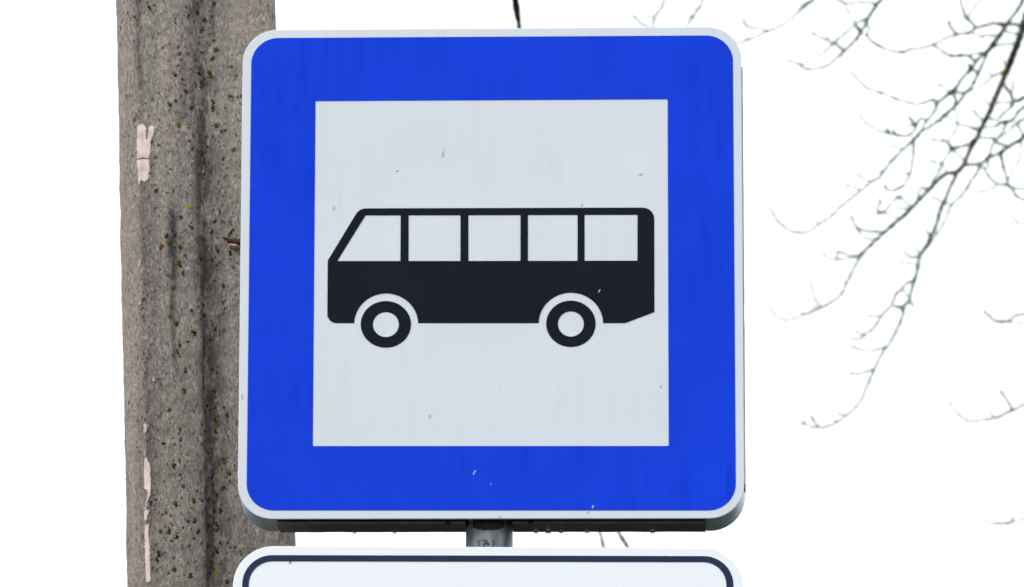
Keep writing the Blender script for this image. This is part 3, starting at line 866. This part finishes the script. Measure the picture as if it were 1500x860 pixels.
# traced limbs: lists of (x, y, width) in picture units; kind b = hanging branch, t = twig
B, T = 'branch', 'twig'
LIMBS = [
 (B, [(1560,-150,14),(1530,-60,12),(1505,20,11),(1497,45,10),(1488,70,9),(1477,98,9.5),(1470,115,8),(1457,145,7.5),(1449,165,7),(1436,190,6.5),(1430,205,6),(1423,215,6.5),(1415,233,5.5),(1411,242,6),(1402,252,6),(1388,254,5),(1378,260,5.5),(1370,268,4.5),(1361,278,5),(1350,289,4),(1335,305,5),(1322,318,5),(1310,327,4),(1295,341,3.5),(1283,352,3),(1268,366,3.5),(1258,380,2.6),(1248,398,2.4),(1240,415,2.2),(1233,430,2.5),(1222,440,2),(1205,450,2.2),(1185,458,1.8),(1165,466,1.6),(1150,469,1.5),(1137,462,1.5),(1128,452,1.4),(1125,440,1.2)]),
 (B, [(1402,252,5),(1398,262,4.2),(1390,278,4),(1383,297,4.5),(1378,305,4),(1371,330,4),(1362,350,5),(1356,362,5),(1348,375,4),(1343,398,4),(1339,412,4.5),(1334,430,3.5),(1332,440,4),(1324,449,4),(1322,462,3),(1315,480,2.8),(1305,500,2.6),(1295,513,2.5),(1280,542,2.4),(1270,565,2.2),(1262,585,2),(1250,600,2),(1238,610,1.8),(1225,619,2),(1205,626,1.6),(1190,625,1.6),(1175,620,1.6),(1168,616,1.2)]),
 (B, [(1545,-120,9),(1510,-30,7),(1497,3,5),(1490,15,4),(1480,28,3.8),(1473,37,5),(1468,47,6),(1462,55,6.5),(1454,66,7),(1446,76,5),(1440,79,4),(1430,90,4),(1423,100,4),(1412,112,3),(1403,125,3),(1395,134,6),(1388,139,4),(1378,147,3),(1373,151,4),(1372,158,3),(1362,172,2.5),(1355,180,2.3),(1349,193,2.6)]),
 (B, [(1446,77,3.4),(1440,92,2.6),(1433,108,3),(1422,128,3),(1413,137,3),(1405,150,3),(1397,157,3.5),(1383,170,4),(1370,180,2.5),(1355,190,2.5),(1349,193,3),(1337,206,4),(1325,217,2.5),(1310,232,2.4),(1295,250,2.2),(1288,260,2.6),(1277,266,2),(1260,280,1.8),(1245,292,1.7),(1230,304,1.6),(1218,317,1.8),(1205,325,1.6),(1190,336,1.5),(1180,341,1.8),(1165,340,1.5),(1155,337,1.6),(1145,328,1.5),(1138,322,1.8),(1131,310,1.5),(1127,302,1.2)]),
 (B, [(1497,42,5),(1490,36,4.2),(1478,35,4),(1466,35,3.6),(1455,34,3),(1444,37,2.8),(1430,41,3),(1425,44,2.5),(1420,48,3),(1405,50,2.2),(1390,54,2),(1378,60,1.8),(1365,66,2.5),(1350,70,1.8),(1333,73,1.8),(1322,77,3),(1310,75,1.6),(1295,71,1.6),(1283,65,2),(1272,56,1.5),(1268,50,1.5)]),
 (B, [(1345,-110,7),(1315,-45,5.5),(1300,-20,5),(1290,0,4),(1285,6,4.5),(1277,18,3.2),(1270,30,2.8),(1268,37,2.4),(1262,45,3.4),(1256,55,3.2),(1250,62,2.6),(1240,72,3),(1232,79,2.8),(1220,90,1.6),(1210,97,2.2),(1195,101,1.8),(1180,101,2.4),(1171,94,2.5),(1155,88,1.3),(1140,80,1.2)]),
 (B, [(1240,-100,4),(1215,-45,3.2),(1200,-18,2.6),(1190,0,2.4),(1182,6,4),(1170,17,1.8),(1155,30,1.7),(1140,40,1.6),(1127,45,2),(1118,49,1.5),(1105,55,1.5),(1093,59,2.4),(1080,63,1.4),(1066,66,1.2)]),
 (B, [(1075,-110,3.4),(1045,-50,2.6),(1032,-15,2.2),(1028,5,1.8),(1020,18,2.6),(1010,33,1.5),(1006,39,1.6),(1000,70,1.4),(990,110,1.2)]),
 (B, [(1010,-110,3.2),(985,-40,2.4),(976,-12,2),(970,8,1.8),(960,24,2.2),(957,37,1.6),(950,70,1.4),(940,110,1.2)]),
 (B, [(1570,130,7),(1535,165,6),(1510,190,5.4),(1500,200,5),(1494,206,6),(1487,209,5),(1476,216,4),(1466,223,3.5),(1455,228,3),(1448,231,5),(1443,236,3.5),(1435,240,4),(1425,241,3.5),(1413,241,4)]),
 (B, [(1560,110,5),(1525,130,4),(1505,140,3.2),(1494,146,4),(1484,149,5),(1482,155,4),(1474,163,2),(1462,174,2.5),(1452,174,1.8),(1446,170,3.4)]),
 (B, [(1570,120,5),(1530,140,4),(1505,155,3),(1493,162,3.5),(1489,168,3),(1484,175,3.5),(1476,178,4),(1465,180,3),(1455,186,1.8),(1440,187,1.3),(1432,187,1.3)]),
 (B, [(1620,420,4),(1560,440,2.6),(1530,452,2.2),(1500,460,1.8),(1490,461,1.6),(1478,469,2),(1470,471,3),(1459,471,2.5),(1452,466,2),(1446,460,2),(1441,456,1.6)]),
 (B, [(1640,500,4),(1570,545,2.8),(1530,572,2.2),(1500,592,2),(1491,598,1.8),(1483,601,3),(1470,607,1.7),(1458,612,2.4),(1440,615,1.7),(1420,617,1.7),(1408,610,1.7),(1397,599,1.8),(1390,589,1.4)]),
 (B, [(1640,680,3.4),(1570,720,2.2),(1530,743,1.7),(1500,759,1.4),(1486,764,1.4),(1475,766,2.4),(1455,767,1.2),(1442,764,1.2),(1436,759,1.8)]),
 # twigs
 (T, [(1298,508,2),(1280,513,1.4),(1262,513,1.4),(1248,507,2)]),
 (T, [(1279,541,2),(1262,546,1.4),(1250,548,1.4),(1246,544,1.8)]),
 (T, [(1228,618,1.5),(1221,614,1.4)]),
 (T, [(1200,625,1.8),(1192,617,1.6),(1188,609,2.4)]),
 (T, [(1178,622,1.5),(1178,615,1.8)]),
 (T, [(1241,608,1.5),(1234,607,1.2),(1227,605,1.6)]),
 (T, [(1340,411,3),(1329,414,2.5),(1320,425,2.2),(1313,430,2.5),(1305,448,2),(1292,462,2),(1280,480,1.8),(1268,490,1.8),(1258,496,1.5),(1245,496,1.4),(1239,492,1.5)]),
 (T, [(1290,463,2),(1280,463,1.2),(1271,461,1.8)]),
 (T, [(1268,490,1.8),(1258,488,1.2),(1252,486,1.5)]),
 (T, [(1332,437,2),(1326,430,1.5),(1323,424,1.2)]),
 (T, [(1325,449,3.5),(1316,450,3),(1310,448,4)]),
 (T, [(1333,440,2.2),(1337,447,2.2)]),
 (T, [(1352,370,3.2),(1345,375,3),(1335,377,2.2),(1328,373,2),(1324,367,2)]),
 (T, [(1343,386,1.6),(1330,386,1.2),(1319,384,2)]),
 (T, [(1347,372,1.6),(1341,364,1.3),(1339,358,1.2)]),
 (T, [(1363,346,2.6),(1357,338,2.4)]),
 (T, [(1436,241,2.6),(1430,255,2.4),(1422,265,2.2),(1417,275,2.5),(1407,288,2),(1402,293,2),(1394,300,2.2),(1387,316,1.6),(1378,335,1.5),(1368,350,1.3),(1360,362,1.2)]),
 (T, [(1394,300,1.3),(1383,297,1.6),(1372,292,1.6),(1365,290,2.4)]),
 (T, [(1361,278,3),(1352,275,2.6),(1346,279,2),(1344,292,2.4),(1338,302,2.4)]),
 (T, [(1362,277,1.8),(1368,262,1.6),(1377,248,2),(1380,240,2.4),(1387,228,1.6),(1394,217,2.5),(1391,213,3),(1388,208,2.2),(1375,207,1.2),(1370,205,1.8),(1365,203,2.6)]),
 (T, [(1422,210,3.2),(1413,213,2.6),(1403,216,3),(1394,217,3)]),
 (T, [(1380,240,1.6),(1370,238,1.4),(1362,233,1.9)]),
 (T, [(1386,208,1.6),(1382,205,1.4),(1379,202,1.9)]),
 (T, [(1380,240,1.2),(1386,248,1.2),(1386,255,1.2)]),
 (T, [(1412,236,1.5),(1405,228,1.4),(1395,219,1.4)]),
 (T, [(1336,303,2.2),(1328,297,1.4),(1319,291,2),(1314,289,3),(1322,288,2.6)]),
 (T, [(1314,290,1.8),(1306,298,1.6),(1300,304,1.8),(1296,310,3),(1287,311,3),(1285,305,2),(1290,295,1.5),(1284,290,1.1),(1280,283,1.1)]),
 (T, [(1333,304,1.6),(1320,306,1.2),(1310,305,1.2)]),
 (T, [(1318,320,1.6),(1310,317,1.2),(1295,312,1.3)]),
 (T, [(1297,339,2),(1287,340,2.5),(1270,338,2.5),(1257,335,3),(1250,325,2),(1247,318,2.2)]),
 (T, [(1285,351,1.8),(1270,349,1.2),(1260,345,1.1),(1257,337,1.2)]),
 (T, [(1267,367,2.4),(1255,374,2),(1245,374,1.6),(1232,370,2),(1226,369,2.6),(1227,379,1.2)]),
 (T, [(1260,377,1.8),(1245,378,1.2),(1233,380,1.8),(1226,380,2.2),(1213,378,1.2),(1205,371,1.8)]),
 (T, [(1205,450,1.6),(1195,440,1.2),(1190,425,1.2),(1187,412,1.8)]),
 (T, [(1200,452,1.6),(1190,447,1.5)]),
 (T, [(1180,460,1.6),(1173,457,1.9)]),
 (T, [(1358,177,2.2),(1350,173,2.2),(1343,181,3),(1340,190,2.2),(1332,198,2.2),(1322,199,2.4),(1310,197,2.5),(1298,194,2.5),(1285,190,1.4),(1275,185,1.2),(1268,180,1.8),(1260,170,1.2),(1258,165,1.2)]),
 (T, [(1341,184,3),(1336,178,2.6),(1332,172,3)]),
 (T, [(1306,196,2.2),(1299,189,2.2)]),
 (T, [(1313,197,2),(1308,190,2)]),
 (T, [(1341,184,1.4),(1325,184,1.1),(1315,182,1.1),(1310,177,1.1)]),
 (T, [(1374,151,3),(1367,146,3.4),(1355,150,1.6),(1340,152,1.5),(1333,151,2),(1320,147,1.3),(1311,144,2.1),(1300,139,1.2),(1290,136,2.4),(1280,133,1.2),(1267,127,2.1),(1258,117,1.1),(1251,110,1.2),(1246,104,1.7)]),
 (T, [(1393,135,1.6),(1382,128,1.2),(1375,123,2)]),
 (T, [(1339,207,2.6),(1338,225,2.2),(1336,240,2.1),(1333,255,2),(1325,270,1.7),(1318,275,2.9),(1305,280,1.5),(1299,277,2),(1296,271,2.2)]),
 (T, [(1331,256,1.6),(1326,252,1.8)]),
 (T, [(1290,259,1.6),(1290,249,1.3)]),
 (T, [(1277,266,1.4),(1265,262,1.2),(1256,255,2.1)]),
 (T, [(1262,279,1.4),(1250,274,1.1),(1240,271,1.4)]),
 (T, [(1201,328,1.6),(1192,323,1.6)]),
 (T, [(1324,219,1.3),(1312,216,1.1),(1305,213,1.5)]),
 (T, [(1397,158,1.4),(1402,168,1.2),(1403,180,1.3),(1399,192,1.4),(1390,203,1.2)]),
 (T, [(1435,190,3.4),(1427,188,3),(1418,185,2.2),(1402,181,1.3),(1385,171,1.3)]),
 (T, [(1398,157,3),(1400,147,3),(1396,137,3)]),
 (T, [(1415,135,3),(1406,136,2.4),(1396,134,3)]),
 (T, [(1472,104,3),(1463,108,2.4),(1453,113,2),(1442,123,1.3),(1428,130,1.3),(1414,136,1.5)]),
 (T, [(1453,112,1.5),(1447,103,1.3)]),
 (T, [(1430,91,3),(1418,82,2.4),(1410,81,3.2),(1400,82,3),(1386,79,2.7),(1375,71,1.5),(1365,66,1.3)]),
 (T, [(1442,77,2),(1430,78,1.6),(1418,82,1.6)]),
 (T, [(1424,100,3),(1419,94,3.2)]),
 (T, [(1434,108,3),(1424,100,3)]),
 (T, [(1430,42,4),(1424,34,2.6),(1416,27,3),(1412,17,2.2),(1408,5,1.7),(1404,-20,1.4)]),
 (T, [(1417,27,1.6),(1425,14,1.5),(1436,0,1.7),(1450,-20,1.7)]),
 (T, [(1403,50,2.4),(1395,43,2.6),(1391,37,3.4),(1390,31,2.8)]),
 (T, [(1458,52,2.4),(1445,52,1.9),(1435,53,1.7),(1425,49,1.4)]),
 (T, [(1488,63,2.2),(1480,64,1.5),(1466,65,2),(1456,69,2.4)]),
 (T, [(1468,39,2.4),(1476,47,2),(1486,49,2),(1496,47,2)]),
 (T, [(1268,28,2.6),(1256,33,1.9),(1248,40,1.6),(1240,47,2.1),(1228,57,1.4),(1222,63,2.8),(1210,73,1.4),(1200,82,1.2),(1185,90,1.2),(1172,95,1.2)]),
 (T, [(1238,74,2.4),(1230,69,2.3),(1224,64,2.3),(1214,60,1.5),(1200,54,1.5),(1190,48,2.1)]),
 (T, [(1213,59,1.4),(1214,53,1.5)]),
 (T, [(1284,6,2.4),(1270,3,1.7),(1255,4,1.4),(1238,5,2.1),(1232,2,2),(1222,-2,1.5)]),
 (T, [(1238,6,1.3),(1241,14,1.2),(1252,34,1.2)]),
 (T, [(1262,46,2.4),(1257,42,3.2),(1252,36,2)]),
 (T, [(1270,32,1.8),(1273,46,1.6),(1270,52,2.2),(1280,62,1.6),(1292,68,1.6)]),
 (T, [(1127,45,1.6),(1110,42,1.3),(1097,40,1.9),(1092,35,2.8),(1089,28,2.6)]),
 (T, [(1183,6,1.3),(1165,4,1.1),(1150,0,1.1)]),
 (T, [(1018,21,1.6),(1008,25,1.2),(1001,25,1.1)]),
 (T, [(960,24,1.5),(945,25,1.1),(938,18,1.3)]),
 (T, [(956,42,1.3),(944,37,1.2),(933,29,1.1),(927,22,1.3)]),
 (T, [(1477,215,3),(1466,211,3.5),(1459,208,4),(1456,203,4),(1453,202,3),(1440,202,1.8),(1430,202,1.8)]),
 (T, [(1449,230,2.8),(1452,218,2.4),(1457,207,2.4),(1462,202,2.3),(1467,196,2.6),(1474,182,3),(1476,178,3)]),
 (T, [(1469,112,2.2),(1473,127,3),(1480,137,3.5),(1484,148,4)]),
 (T, [(1482,140,1.6),(1483,130,1.6),(1483,119,3)]),
 (T, [(1482,150,1.4),(1470,150,1.7),(1458,151,1.2)]),
 (T, [(1505,172,2.5),(1490,180,2.6),(1475,195,1.5),(1467,199,1.5)]),
 (T, [(1490,181,2),(1496,193,1.8),(1498,203,1.8)]),
 (T, [(1435,241,2.6),(1442,248,2),(1448,258,2.5),(1455,265,3),(1461,269,1.7),(1467,270,2.6),(1478,272,4),(1483,278,3),(1490,288,2.7),(1502,293,2.5),(1530,300,2)]),
 (T, [(1465,224,3),(1468,235,3.2),(1470,245,3),(1474,258,2.2),(1477,272,2.6)]),
 (T, [(1448,232,2.2),(1447,243,2),(1442,248,2)]),
 (T, [(1496,207,1.5),(1495,225,1.3),(1488,245,1.3),(1478,262,1.4)]),
 (T, [(1480,274,2),(1500,277,2),(1530,272,2)]),
 (T, [(1463,270,1.3),(1445,280,1.1),(1432,283,1.1)]),
 (T, [(1440,178,1.6),(1430,167,2),(1424,159,1.7)]),
 (T, [(1452,156,1.4),(1446,150,1.2),(1440,145,1.6)]),
 (T, [(1474,97,1.5),(1468,87,1.4),(1463,81,1.7)]),
 (T, [(1483,601,2.2),(1475,586,1.8),(1466,573,3.2)]),
 (T, [(1457,611,1.6),(1450,603,1.6)]),
 (T, [(1500,474,1.3),(1485,473,1.2),(1473,471,1.3)]),
 (T, [(1484,764,1.4),(1482,756,1.4)]),
 (T, [(1530,330,1.8),(1500,328,1.4),(1489,325,1.4),(1482,314,1.6)]),
]
# the near dark branch that hangs behind the sign and forks below it
NEAR = [
 (B, [(690,-330,15),(725,-170,12),(742,-80,10.5),(752,-20,9.5),(755,0,9),(757,15,8.6),(759,28,7.4),(760.5,38,5.8),(768,120,5.2),(800,400,4.4),(845,640,3.6),(873,760,2.9),(880,783,2.9),(884,801,2.9),(892,840,2.3),(900,880,1.6)]),
 (T, [(845,640,3.2),(880,725,3.4),(896,760,3.4),(908,783,3.4),(919,801,3.2),(930,830,2.4),(936,860,1.6)]),
]
tree_base = Vector((2.75, 4.6, 0))
tree = thing('bare_tree', 'leafless tree with mossy branches drooping into the picture from the right', 'tree', tree_base)

def catmull(pts, step):
    out = []
    n = len(pts)
    for i in range(n - 1):
        p0, p1, p2, p3 = pts[max(0, i - 1)], pts[i], pts[i + 1], pts[min(n - 1, i + 2)]
        L = math.hypot(p2[0] - p1[0], p2[1] - p1[1])
        m = max(2, int(L / step))
        for k in range(m):
            t = k / m
            out.append(tuple(0.5 * ((2 * b) + (-a + c) * t + (2 * a - 5 * b + 4 * c - d) * t * t + (-a + 3 * b - 3 * c + d) * t ** 3) for a, b, c, d in zip(p0, p1, p2, p3)))
    out.append(tuple(pts[-1]))
    return out

built = []            # (object, [(x, y, depth)]) of what is already there, for joining twigs on
def limb(kind, pts, y0, idx, parent, wscale=1.0):
    pp = catmull(pts, 2.2)
    best, bd = None, 14.0
    for o, tr_ in built:
        for x, y, dep in tr_:
            for end in (0,):
                dd = math.hypot(x - pp[0][0], y - pp[0][1])
                if dd < bd: bd, best = dd, (o, dep)
    rnd = random.Random(idx * 13 + 5)
    slope = rnd.uniform(-0.0011, 0.0011) if kind == B else rnd.uniform(-0.003, 0.003)
    dep = best[1] if best else y0 + rnd.uniform(-0.25, 0.25)
    P, Rd, tr_ = [], [], []
    run = 0.0
    total = sum(math.hypot(b[0] - a[0], b[1] - a[1]) for a, b in zip(pp, pp[1:]))
    knots, kk = [], rnd.uniform(3, 9)
    while kk < total:
        knots.append((kk, rnd.uniform(0.25, 0.95))); kk += rnd.uniform(8, 21)
    buds = []
    for i, (x, y, w) in enumerate(pp):
        if i: run += math.hypot(x - pp[i - 1][0], y - pp[i - 1][1])
        d = dep + slope * run + 0.03 * noise.noise(Vector((run * 0.02, idx, 0))) - 0.03 * noise.noise(Vector((0, idx, 0)))
        jx = 0.35 * noise.noise(Vector((run * 0.09, idx * 3.1, 1))); jy = 0.35 * noise.noise(Vector((run * 0.09, idx * 3.1, 7)))
        p = at_y(x + jx, y + jy, d)
        sc = (p - CAM).length / FPX
        P.append(p)
        node = 1 + 0.3 * max(0, noise.noise(Vector((run * 0.11, idx * 1.7, 4)))) + (0.75 if w < 4 else 0.35) * sum(am * math.exp(-((run - kp) / 2.0) ** 2) for kp, am in knots)
        Rd.append(0.5 * (w * 1.05 + (0.7 if w < 3 else 0.9 if w < 5 else 0.4)) * sc * node * wscale)
        tr_.append((x, y, d))
    if kind == T or pp[-1][2] < 2.5:      # a bud at the tip
        P.append(P[-1] + (P[-1] - P[-2]).normalized() * Rd[-1] * 1.5); Rd.append(Rd[-1] * 0.45)
    for kp, am in knots:
        if rnd.random() < 0.45 and 4 < kp < total - 4:
            rr_, i_ = 0.0, 1
            while i_ < len(pp) - 1 and rr_ < kp:
                rr_ += math.hypot(pp[i_][0] - pp[i_ - 1][0], pp[i_][1] - pp[i_ - 1][1]); i_ += 1
            if pp[i_][2] > 5: continue
            t_ = (P[i_] - P[i_ - 1]).normalized()
            side = t_.cross(Vector((rnd.uniform(-0.4, 0.4), 1, rnd.uniform(-0.4, 0.4)))).normalized() * rnd.choice((-1, 1))
            dr = (t_ * 0.75 + side).normalized()
            L_ = rnd.uniform(2.2, 5.5) * (P[i_] - CAM).length / FPX
            q0, r0 = P[i_], Rd[i_]
            buds.append(([q0, q0 + dr * L_ * 0.55, q0 + dr * L_ * 0.85 + t_ * L_ * 0.1, q0 + dr * L_ + t_ * L_ * 0.2], [r0 * 0.8, r0 * 0.75, r0 * 0.9, r0 * 0.2]))
    v, f = tube(P, Rd, 7)
    for bp_, br_ in buds:
        a_, b_ = tube(bp_, br_, 7)
        k_ = len(v); v += a_; f += [tuple(i + k_ for i in q) for q in b_]
    par = parent
    base = tree_base
    me = mesh(kind, [q - base for q in v], f, True)
    o = link(kind, me, None, [M_BARK, M_SHOOT])
    rows = len(P)
    for pi, p in enumerate(me.polygons):
        ring = min(pi // 7, rows - 1)
        p.material_index = 1 if Rd[ring] < 0.0036 else 0
    if kind == T and best:
        q = best[0]
        while q['_k'] == T and q.parent is not None and q.parent is not tree: q = q.parent
        o.parent = q
    else:
        o.parent = tree
    o['_k'] = kind
    built.append((o, tr_))
    return o, P, Rd

roots = []
for i, (k, pts) in enumerate(LIMBS):
    o, P, Rd = limb(k, pts, TREE_Y, i, tree)
    if k == B and (pts[0][1] < -5 or pts[0][0] > 1510):
        roots.append((P[0], (P[0] - P[1]).normalized(), Rd[0], o))
    elif k == T and o.parent is tree:
        pass
for i, (k, pts) in enumerate(NEAR):
    o, P, Rd = limb(k, pts, 2.2, 200 + i, tree)
    if k == B: roots.append((P[0], (P[0] - P[1]).normalized(), Rd[0], o))
# cushions of yellow-green moss on the main branch
mo, mtr = built[0]
M_GMOSS = plain('green_moss', (0.085, 0.10, 0.008), 0.95, 0.05, 0.4, 200)
rm = random.Random(4)
for clump in (((1474, 104, 5.2), (1470, 110, 4.4), (1477, 99, 4.2)), ((1422, 209, 3.6), (1425, 205, 3.0))):
    bm = bmesh.new()
    for mx, my, mr in clump:
        dpt = min(mtr, key=lambda q: math.hypot(q[0] - mx, q[1] - my))[2]
        for _ in range(4):
            c = at_y(mx + rm.uniform(-1.5, 1.5), my + rm.uniform(-2, 2), dpt - 0.003) - tree_base
            rr = mr * rm.uniform(0.6, 0.85) * 0.00115
            res = bmesh.ops.create_icosphere(bm, subdivisions=2, radius=1)
            for q in res['verts']:
                q.co = c + q.co * rr * (1 + 0.4 * noise.noise(q.co * 2 + Vector((mx, my, 0))))
    me = bpy.data.meshes.new('moss'); bm.to_mesh(me); bm.free()
    for p in me.polygons: p.use_smooth = True
    link('moss', me, mo, [M_GMOSS])
for o, _ in built:
    del o['_k']

# trunk and the big limb above the picture that the branches hang from
def spline3(pts, n):
    out = []
    c = [Vector(p[:3]) for p in pts]; r = [p[3] for p in pts]
    for i in range(len(c) - 1):
        p0, p1, p2, p3 = c[max(0, i - 1)], c[i], c[i + 1], c[min(len(c) - 1, i + 2)]
        for k in range(n):
            t = k / n
            q = 0.5 * ((2 * p1) + (-p0 + p2) * t + (2 * p0 - 5 * p1 + 4 * p2 - p3) * t * t + (-p0 + 3 * p1 - 3 * p2 + p3) * t ** 3)
            out.append((q, r[i] + (r[i + 1] - r[i]) * t))
    out.append((c[-1], r[-1]))
    return out
def add_limb(name, pts, n=14, sides=14, wob=0.06):
    s = spline3(pts, n)
    P = [q + Vector((noise.noise(q * 2), noise.noise(q * 2 + Vector((9, 0, 0))), 0)) * wob * 0.3 for q, r in s]
    Rr = [r * (1 + 0.15 * noise.noise(q * 4)) for q, r in s]
    v, f = tube(P, Rr, sides)
    return link(name, mesh(name, [q - tree_base for q in v], f, True), tree, [M_BARK]), P
add_limb('trunk', [(2.75, 4.6, -0.3, 0.27), (2.75, 4.6, 0.3, 0.22), (2.72, 4.62, 2.5, 0.18), (2.78, 4.55, 5.0, 0.15), (2.7, 4.6, 7.2, 0.11), (2.8, 4.7, 9.0, 0.06), (2.85, 4.7, 10.6, 0.02)])
_, LP1 = add_limb('limb', [(2.76, 4.57, 4.6, 0.11), (2.3, 4.2, 5.6, 0.085), (1.7, 3.8, 6.3, 0.065), (1.0, 3.4, 6.5, 0.045), (0.4, 2.8, 6.3, 0.03), (0.0, 2.4, 6.0, 0.018)])
_, LP2 = add_limb('limb', [(2.74, 4.6, 4.0, 0.10), (2.2, 4.1, 5.0, 0.07), (1.6, 3.6, 5.35, 0.045), (1.25, 3.45, 5.3, 0.025)])
# crown above and beyond, out of the picture: forked bare limbs as one crown
cv, cf = [], []
rc = random.Random(3)
def grow(p, d, r, L, lev):
    pts, q, dd = [p], p.copy(), d.copy()
    for _ in range(6):
        dd = (dd + Vector((rc.uniform(-1, 1), rc.uniform(-1, 1), rc.uniform(-0.6, 0.8))) * 0.18).normalized()
        q = q + dd * L / 6
        pts.append(q.copy())
    a, b = tube(pts, [r * (1 - 0.6 * k / 6) for k in range(7)], 6)
    k = len(cv); cv.extend(a); cf.extend(tuple(i + k for i in x) for x in b)
    if lev > 0:
        for _ in range(3):
            j = rc.randint(2, 6)
            nd = (dd + Vector((rc.uniform(-1, 1), rc.uniform(-1, 1), rc.uniform(-0.4, 0.9))) * 0.8).normalized()
            grow(pts[j], nd, r * 0.5, L * 0.62, lev - 1)
for z, az in ((5.8, 0.2), (6.4, 1.4), (6.9, -0.9), (7.5, 2.4), (8.1, 0.7), (8.7, 3.6), (9.3, 5.0)):
    grow(Vector((2.75, 4.6, z)), Vector((math.cos(az) * 0.8, abs(math.sin(az)) * 0.8, 0.75)).normalized(), 0.05, 2.0, 3)
link('crown', mesh('crown', [q - tree_base for q in cv], cf, True), tree, [M_BARK])
# connect every hanging branch to the limb it grows from
for p, d, r, o in roots:
    src = LP1 if p.z > 4.55 else LP2
    cand = [q for q in src if q.x > p.x + 0.02 and q.z > p.z + 0.1] or list(src)
    q = min(cand, key=lambda s: (s - p).length)
    mid = p + d * (q - p).length * 0.45
    s = spline3([(*q, r * 2.2), (*(q.lerp(mid, 0.55) + Vector((0, 0, 0.03))), r * 1.6), (*mid.lerp(p, 0.45), r * 1.25), (*p, r * 1.0)], 8)
    v, f = tube([a for a, _ in s], [b for _, b in s], 7)
    bm = bmesh.new(); bm.from_mesh(o.data)
    vs = [bm.verts.new(x - tree_base) for x in v]
    for q2 in f:
        try: bm.faces.new([vs[i] for i in q2]).smooth = True
        except ValueError: pass
    bm.to_mesh(o.data); bm.free()

# ------------------------------------------------------------------ ground
def ground_mat(name, c0, c1, scale):
    m, nt, b = new_mat(name)
    g = G(nt)
    v = g.coord()
    c = g.ramp(g.noise(v, scale, 6, 0.65), [(0.3, c0), (0.7, c1)])
    c = g.mix(0.4, c, g.ramp(g.noise(v, scale * 14, 4), [(0.3, c0), (0.7, c1)]))
    g.l(c, b.inputs['Base Color'])
    b.inputs['Roughness'].default_value = 0.95
    b.inputs['Specular IOR Level'].default_value = 0.1
    g.l(g.bump(g.noise(v, scale * 30, 4), 0.6, 0.01), b.inputs['Normal'])
    return m
def sheet(name, x0, x1, y0, y1, z, mat):
    me = mesh(name, [(x0, y0, z), (x1, y0, z), (x1, y1, z), (x0, y1, z)], [(0, 1, 2, 3)])
    o = link(name, me, None, [mat]); o['kind'] = 'structure'
    return o
sheet('ground', -800, 800, -800, 800, 0.0, ground_mat('winter_grass', (0.014, 0.016, 0.011), (0.036, 0.038, 0.027), 0.8))
sheet('pavement', -60, 60, -2.6, 0.35, 0.12, ground_mat('wet_paving', (0.030, 0.031, 0.033), (0.055, 0.056, 0.058), 1.6))
sheet('road', -60, 60, -10.5, -2.75, 0.004, ground_mat('wet_asphalt', (0.025, 0.025, 0.026), (0.05, 0.05, 0.05), 1.2))
ko = link('kerb', mesh('kerb', [(x, y, z) for x in (-60, 60) for y, z in ((-2.75, -0.1), (-2.75, 0.115), (-2.735, 0.126), (-2.6, 0.126), (-2.6, -0.1))],
     [(0, 1, 6, 5), (1, 2, 7, 6), (2, 3, 8, 7), (3, 4, 9, 8)]), None, [ground_mat('kerb_stone', (0.14, 0.135, 0.13), (0.22, 0.21, 0.2), 3)])
ko['kind'] = 'structure'

# ------------------------------------------------------------------ light
SUN_EL, SUN_AZ = R(38), R(232)        # soft light from the street side, a little to the left
w = bpy.data.worlds.new('World')
S.world = w
w.use_nodes = True
nt = w.node_tree
g = G(nt)
bg = nt.nodes['Background']
sky = g.n('ShaderNodeTexSky', sky_type='NISHITA')
sky.sun_disc = False
sky.sun_elevation = SUN_EL
sky.sun_rotation = SUN_AZ
tc = g.n('ShaderNodeTexCoord')
cl = g.ramp(g.noise(tc.outputs['Generated'], 2.2, 5), [(0.3, (14.6, 14.9, 15.2)), (0.7, (16.0, 16.2, 16.4))])
g.l(g.mix(0.92, sky.outputs['Color'], cl), bg.inputs['Color'])
bg.inputs['Strength'].default_value = 0.1

sd = bpy.data.lights.new('sun', 'SUN')
sd.energy = 1.25
sd.angle = R(14)
sd.color = (1.0, 0.97, 0.93)
so = bpy.data.objects.new('sun', sd)
COL.objects.link(so)
dirv = Vector((math.sin(SUN_AZ) * math.cos(SUN_EL), math.cos(SUN_AZ) * math.cos(SUN_EL), math.sin(SUN_EL)))
so.rotation_euler = dirv.to_track_quat('Z', 'Y').to_euler()
so.location = dirv * 30

S.view_settings.view_transform = 'Standard'
S.view_settings.look = 'None'
S.view_settings.exposure = 0.0
S.view_settings.gamma = 1.0
S.view_settings.use_curve_mapping = False
S.render.engine = 'CYCLES'
S.cycles.use_denoising = True
S.cycles.max_bounces = 6
